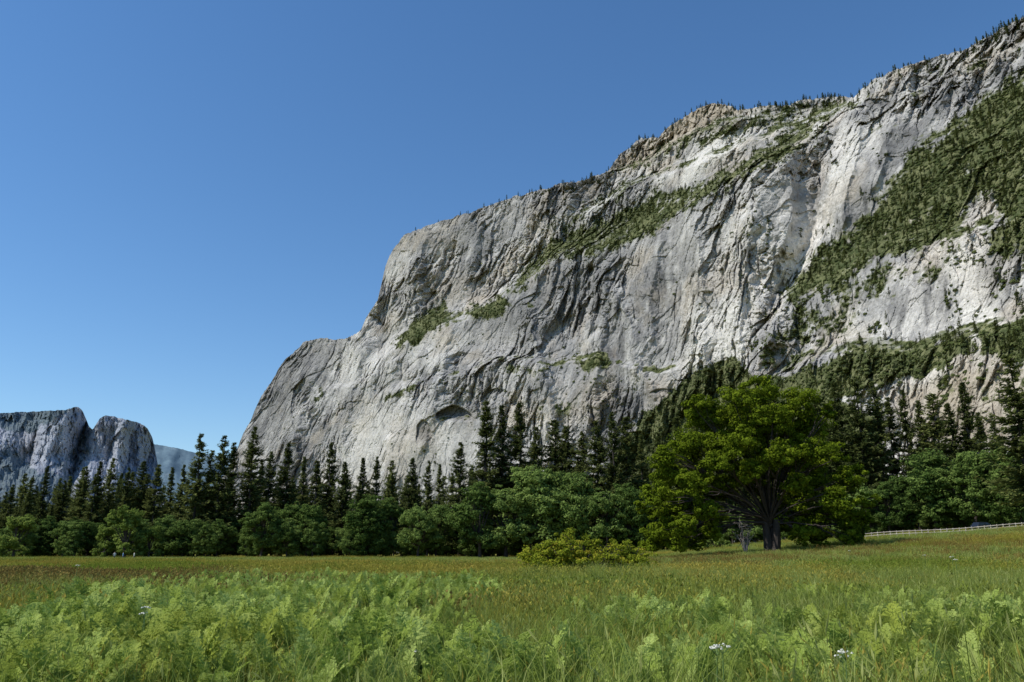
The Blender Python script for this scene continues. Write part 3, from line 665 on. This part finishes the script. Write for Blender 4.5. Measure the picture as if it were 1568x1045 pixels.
gt = [tuft(401, M_grass, 60, .35, .62, .007), tuft(402, M_grass, 70, .4, .95, .006, .3), tuft(403, M_gold, 50, .35, .8, .005, .6), tuft(404, M_grass, 45, .3, .55, .009), tuft(405, M_grass, 70, .35, 1.05, .008, 0, .6)]
px, x, y = polar(9500, 3.4, 45, .76); n = len(x)
ty = rng.choice(5, n, p=[.28, .27, .09, .18, .18])
scatter('meadow_grass', np.stack([x, y, ground_h(x, y)], 1), rng.uniform(0, 6.28, n), rng.uniform(.5, 1.08, n)*np.interp(px, [0, 700, 900, 1600], [.8, .8, .98, 1.02]), ty, coll_of('tufts', gt))
gf_ = [tuft(411, M_gold, 110, 1.3, .62, .022, .5), tuft(412, M_gold, 110, 1.3, .75, .018, .7), tuft(413, M_grass, 110, 1.3, .55, .022, .1)]
px, x, y = polar(14000, 14, 235, .75); keep = y > np.interp(px, fmax_x, fmax_y)*.85
px, x, y = px[keep], x[keep], y[keep]; n = len(x)
gn = fbm(x*.035, y*.03, x*0, 3, 501)
ty = np.where(gn+rng.normal(0, .08, n) > .03, 2, rng.integers(0, 2, n)); ty = np.where((y > 130) & (rng.random(n) < .7), 2, ty)
scatter('golden_meadow_grass', np.stack([x, y, ground_h(x, y)], 1), rng.uniform(0, 6.28, n), rng.uniform(.7, 1.15, n), ty, coll_of('far_tufts', gf_))

M_red = leaf_mat('red_sedge', (.11, .075, .022), (.19, .13, .035), (.26, .20, .06), .25)
rt = [tuft(421, M_red, 110, 1.2, .62, .02, .6)]
u = rng.normal(0, 1, (1400, 2)); Yr = 38+u[:, 1]*7; Xr = -24+u[:, 0]*6-(Yr-38)*.45
Yr[900:] = 95+u[900:, 1]*16; Xr[900:] = rng.choice([-70., 22., 60.], 500)+u[900:, 0]*12; k = (Yr > 20)
scatter('red_sedge', np.stack([Xr, Yr, ground_h(Xr, Yr)], 1)[k], rng.uniform(0, 6, k.sum()), rng.uniform(.8, 1.2, k.sum()), np.zeros(k.sum()), coll_of('sedge', rt))

M_white = plain('white_petals', (.6, .6, .5), (.75, .73, .66), 8)
M_stem = plain('green_stem', (.08, .14, .03), (.12, .2, .05), 5)
def umbel(seed):
    g = np.random.default_rng(seed); A = Acc()
    v, f = tube(np.array([[0, 0, 0], [.01, .01, .4], [.03, 0, .78]]), [.007, .006, .004], 0, 5); A.add(v, f, 0)
    top_ = np.array([.03, 0, .78])
    for k in range(11):
        a = g.uniform(0, 6.28); rr = .055*math.sqrt(g.random()); e = top_+np.array([rr*math.cos(a), rr*math.sin(a), .08-rr*.5])
        v, f = tube(np.array([top_, (top_+e)/2, e]), [.002]*3, A.n, 3); A.add(v, f, 0)
        n = 12; dl = nrm(g.normal(0, 1, (n, 3))); dl[:, 2] = abs(dl[:, 2]); v, f = diamonds(e+dl*.010, np.cross(dl, g.normal(0, 1, (n, 3))), dl, np.full(n, .012), np.full(n, .010), A.n); A.add(v, f, 1)
    for k in range(4):
        z = .15+k*.13; a = g.uniform(0, 6.28); dl = np.array([[math.cos(a), math.sin(a), .3]]); v, f = diamonds(dl*.09+[0, 0, z], dl, np.array([[0, 0, 1.]]), [.2], [.06], A.n); A.add(v, f, 0)
    return A.mesh('wildflower', [M_stem, M_white])
um = [umbel(1), umbel(2)]
for (px_, Yd, s) in [(235,9.5,1.1),(228,9.8,1.),(1083,6.2,1.),(1092,6.5,1.),(1275,6.3,1.),(1268,6.6,.95),(120,26,1.3),(1455,35,1.7),(1462,36,1.6),(1300,60,1.7),(1415,50,1.6),(640,8.3,.7),(1185,9,.9)]:
    x, y, z = gpos(px_, Yd); obj('white_wildflower', um[int(Yd) % 2], (x, y, z), rng.uniform(0, 6), s)

# ---------------------------------------------------------------- rail fence, car, hikers
from mathutils import Matrix
import bmesh
M_rail = plain('weathered_rail', (.32, .28, .22), (.5, .45, .37), 2)
A = Acc(); pxs = np.linspace(1318, 1640, 34); prev = None
for q, p_ in enumerate(pxs):
    x, y, z = gpos(p_, 150-(p_-1318)*.045)
    v, f = tube(np.array([[x, y, z-.3], [x, y, z+.6], [x, y, z+1.15]]), [.09, .085, .08], A.n, 8); A.add(v, f, 0)
    if prev is not None:
        for hgt in (.55, .98):
            a_ = np.array([prev[0], prev[1]-.08, prev[2]+hgt]); b_ = np.array([x, y-.08, z+hgt]); v, f = tube(np.array([a_, (a_+b_)/2+[0, 0, .02], b_]), [.06, .065, .06], A.n, 7); A.add(v, f, 0)
    prev = (x, y, z)
obj('wooden_rail_fence', A.mesh('rail_fence', [M_rail]))
M_paint = plain('dark_car_paint', (.012, .014, .02), (.015, .018, .025), 1, .25)
M_glass = plain('car_glass', (.02, .03, .035), (.03, .04, .045), 1, .05)
M_tyre = plain('tyre_rubber', (.015, .015, .015), (.02, .02, .02), 1, .9)
M_hub = plain('wheel_hub', (.4, .4, .42), (.5, .5, .5), 1, .3, .8)
car = bpy.data.objects.new('parked_car', None); scene.collection.objects.link(car)
def extr(name, prof, wfun, mat, parent):
    bm = bmesh.new(); L = [bm.verts.new((px_, -wfun(pz_), pz_)) for px_, pz_ in prof]; Rr = [bm.verts.new((px_, wfun(pz_), pz_)) for px_, pz_ in prof]
    bm.faces.new(L); bm.faces.new(Rr[::-1]); n = len(prof)
    for k in range(n): bm.faces.new((L[k], Rr[k], Rr[(k+1) % n], L[(k+1) % n]))
    bmesh.ops.recalc_face_normals(bm, faces=bm.faces)
    me = bpy.data.meshes.new(name); bm.to_mesh(me); bm.free(); me.materials.append(mat); o = obj(name, me, parent=parent)
    md = o.modifiers.new('bevel', 'BEVEL'); md.width = .05; md.segments = 3; return o
extr('body', [(-2.25,.35),(-2.3,.75),(-2.1,.98),(-1.2,1.02),(1.0,.98),(2.0,.85),(2.25,.65),(2.25,.35)], lambda z: .88, M_paint, car)
extr('cabin', [(-2.0,.98),(-1.6,1.5),(-1.3,1.56),(.2,1.55),(.45,1.48),(1.1,.98)], lambda z: .85-.25*(z-.98), M_paint, car)
extr('side_windows', [(-1.75,1.04),(-1.45,1.42),(.2,1.45),(.8,1.04)], lambda z: .868-.25*(z-.98), M_glass, car)
extr('windscreen', [(.42,1.45),(1.08,1.03),(1.12,1.03),(.47,1.46)], lambda z: .76-.22*(z-.98), M_glass, car)
for wx in (-1.4, 1.4):
    for wy in (-.82, .82):
        for nm, r_, w_, mt in (('wheel', .34, .22, M_tyre), ('hub', .2, .24, M_hub)):
            bm = bmesh.new(); bmesh.ops.create_cone(bm, cap_ends=True, segments=24, radius1=r_, radius2=r_, depth=w_); bmesh.ops.rotate(bm, verts=bm.verts, matrix=Matrix.Rotation(math.pi/2, 3, 'X'))
            me = bpy.data.meshes.new(nm); bm.to_mesh(me); bm.free(); me.materials.append(mt); obj(nm, me, (wx, wy, .34), parent=car)
x, y, z = gpos(1512, 153); car.location = (x, y, z+.02); car.rotation_euler = (0, 0, .25)

def hiker(px_, Yd, shirt, rz):
    m, nt = new_mat('hiker_clothes'); tc = N(nt, 'ShaderNodeTexCoord'); sx = N(nt, 'ShaderNodeSeparateXYZ'); nt.links.new(tc.outputs['Object'], sx.inputs[0])
    zz = mth(nt, 'DIVIDE', sx.outputs[2], 1.75)
    cr = N(nt, 'ShaderNodeValToRGB'); cr.color_ramp.interpolation = 'CONSTANT'; e = cr.color_ramp.elements
    e[0].position = 0; e[0].color = (.05, .04, .03, 1); e[1].position = .94; e[1].color = (.05, .03, .02, 1)
    for p_, c in ((.05, (.08, .09, .13)), (.53, shirt), (.84, (.45, .28, .2))): k = e.new(p_); k.color = (*c, 1)
    nt.links.new(zz, cr.inputs[0]); p = N(nt, 'ShaderNodeBsdfPrincipled'); nt.links.new(cr.outputs[0], p.inputs['Base Color']); p.inputs['Roughness'].default_value = .8
    o = N(nt, 'ShaderNodeOutputMaterial'); nt.links.new(p.outputs[0], o.inputs[0])
    vs = [(0,0,.95,.14),(0,0,1.15,.13),(0,0,1.38,.15),(0,0,1.50,.06),(0,.01,1.60,.10),(0,.01,1.69,.09),
          (-.1,0,.88,.10),(-.11,.06,.48,.065),(-.11,0,.07,.045),(-.11,.15,.04,.04),(.1,0,.88,.10),(.11,-.05,.48,.065),(.11,-.12,.08,.045),(.11,.02,.04,.04),
          (-.2,0,1.40,.06),(-.26,.02,1.12,.045),(-.24,.12,.88,.035),(.2,0,1.40,.06),(.26,-.02,1.12,.045),(.25,.08,.88,.035),(-.23,.16,.80,.03),(.24,.12,.80,.03)]
    es = [(0,1),(1,2),(2,3),(3,4),(4,5),(0,6),(6,7),(7,8),(8,9),(0,10),(10,11),(11,12),(12,13),(2,14),(14,15),(15,16),(2,17),(17,18),(18,19),(16,20),(19,21)]
    me = bpy.data.meshes.new('hiker'); me.from_pydata([v[:3] for v in vs], es, []); me.materials.append(m)
    x, y, z = gpos(px_, Yd); o = obj('hiker', me, (x, y, z), rz)
    md = o.modifiers.new('skin', 'SKIN')
    if not me.skin_vertices: print('no skin verts')
    for k, v in enumerate(vs): me.skin_vertices[0].data[k].radius = (v[3], v[3]*.85)
    me.skin_vertices[0].data[0].use_root = True
    o.modifiers.new('sub', 'SUBSURF').levels = 1
try:
    hiker(176, 175, (.6, .6, .6), .5); hiker(189, 177, (.15, .3, .5), -1); hiker(206, 174, (.7, .68, .62), 2.)
except Exception as ex: print('hiker', ex)

# ---------------------------------------------------------------- light, sky, camera
sunv = Vector((-.93, -.26, 0)).normalized(); EL = math.radians(52)
sv = Vector((sunv.x*math.cos(EL), sunv.y*math.cos(EL), math.sin(EL)))
sl = bpy.data.lights.new('sun', 'SUN'); sl.energy = 5.0; sl.angle = math.radians(.5); sl.color = (1, .955, .88)
so = bpy.data.objects.new('sun', sl); scene.collection.objects.link(so); so.rotation_euler = sv.to_track_quat('Z', 'Y').to_euler()
w = bpy.data.worlds.new('World'); scene.world = w; w.use_nodes = True; nt = w.node_tree
bg = nt.nodes['Background']; sky = nt.nodes.new('ShaderNodeTexSky'); sky.sky_type = 'NISHITA'; sky.sun_disc = False
sky.sun_elevation = EL; sky.sun_rotation = math.atan2(sv.x, sv.y) % (2*math.pi); sky.altitude = 1200; sky.air_density = 1.25; sky.dust_density = 0.15; sky.ozone_density = 5.0
hs = nt.nodes.new('ShaderNodeHueSaturation'); hs.inputs['Saturation'].default_value = 1.14; hs.inputs['Value'].default_value = 1.0
nt.links.new(sky.outputs[0], hs.inputs['Color']); nt.links.new(hs.outputs[0], bg.inputs[0]); bg.inputs[1].default_value = .14
cam = bpy.data.cameras.new('camera'); co = bpy.data.objects.new('camera', cam); scene.collection.objects.link(co); scene.camera = co
cam.sensor_width = 36; cam.lens = 36*F/PW; cam.clip_end = 60000; cam.clip_start = .1
co.location = (0, 0, EYE); co.rotation_euler = (math.pi/2+PITCH, 0, 0)
scene.view_settings.view_transform = 'Standard'; scene.view_settings.look = 'None'; scene.view_settings.exposure = 0
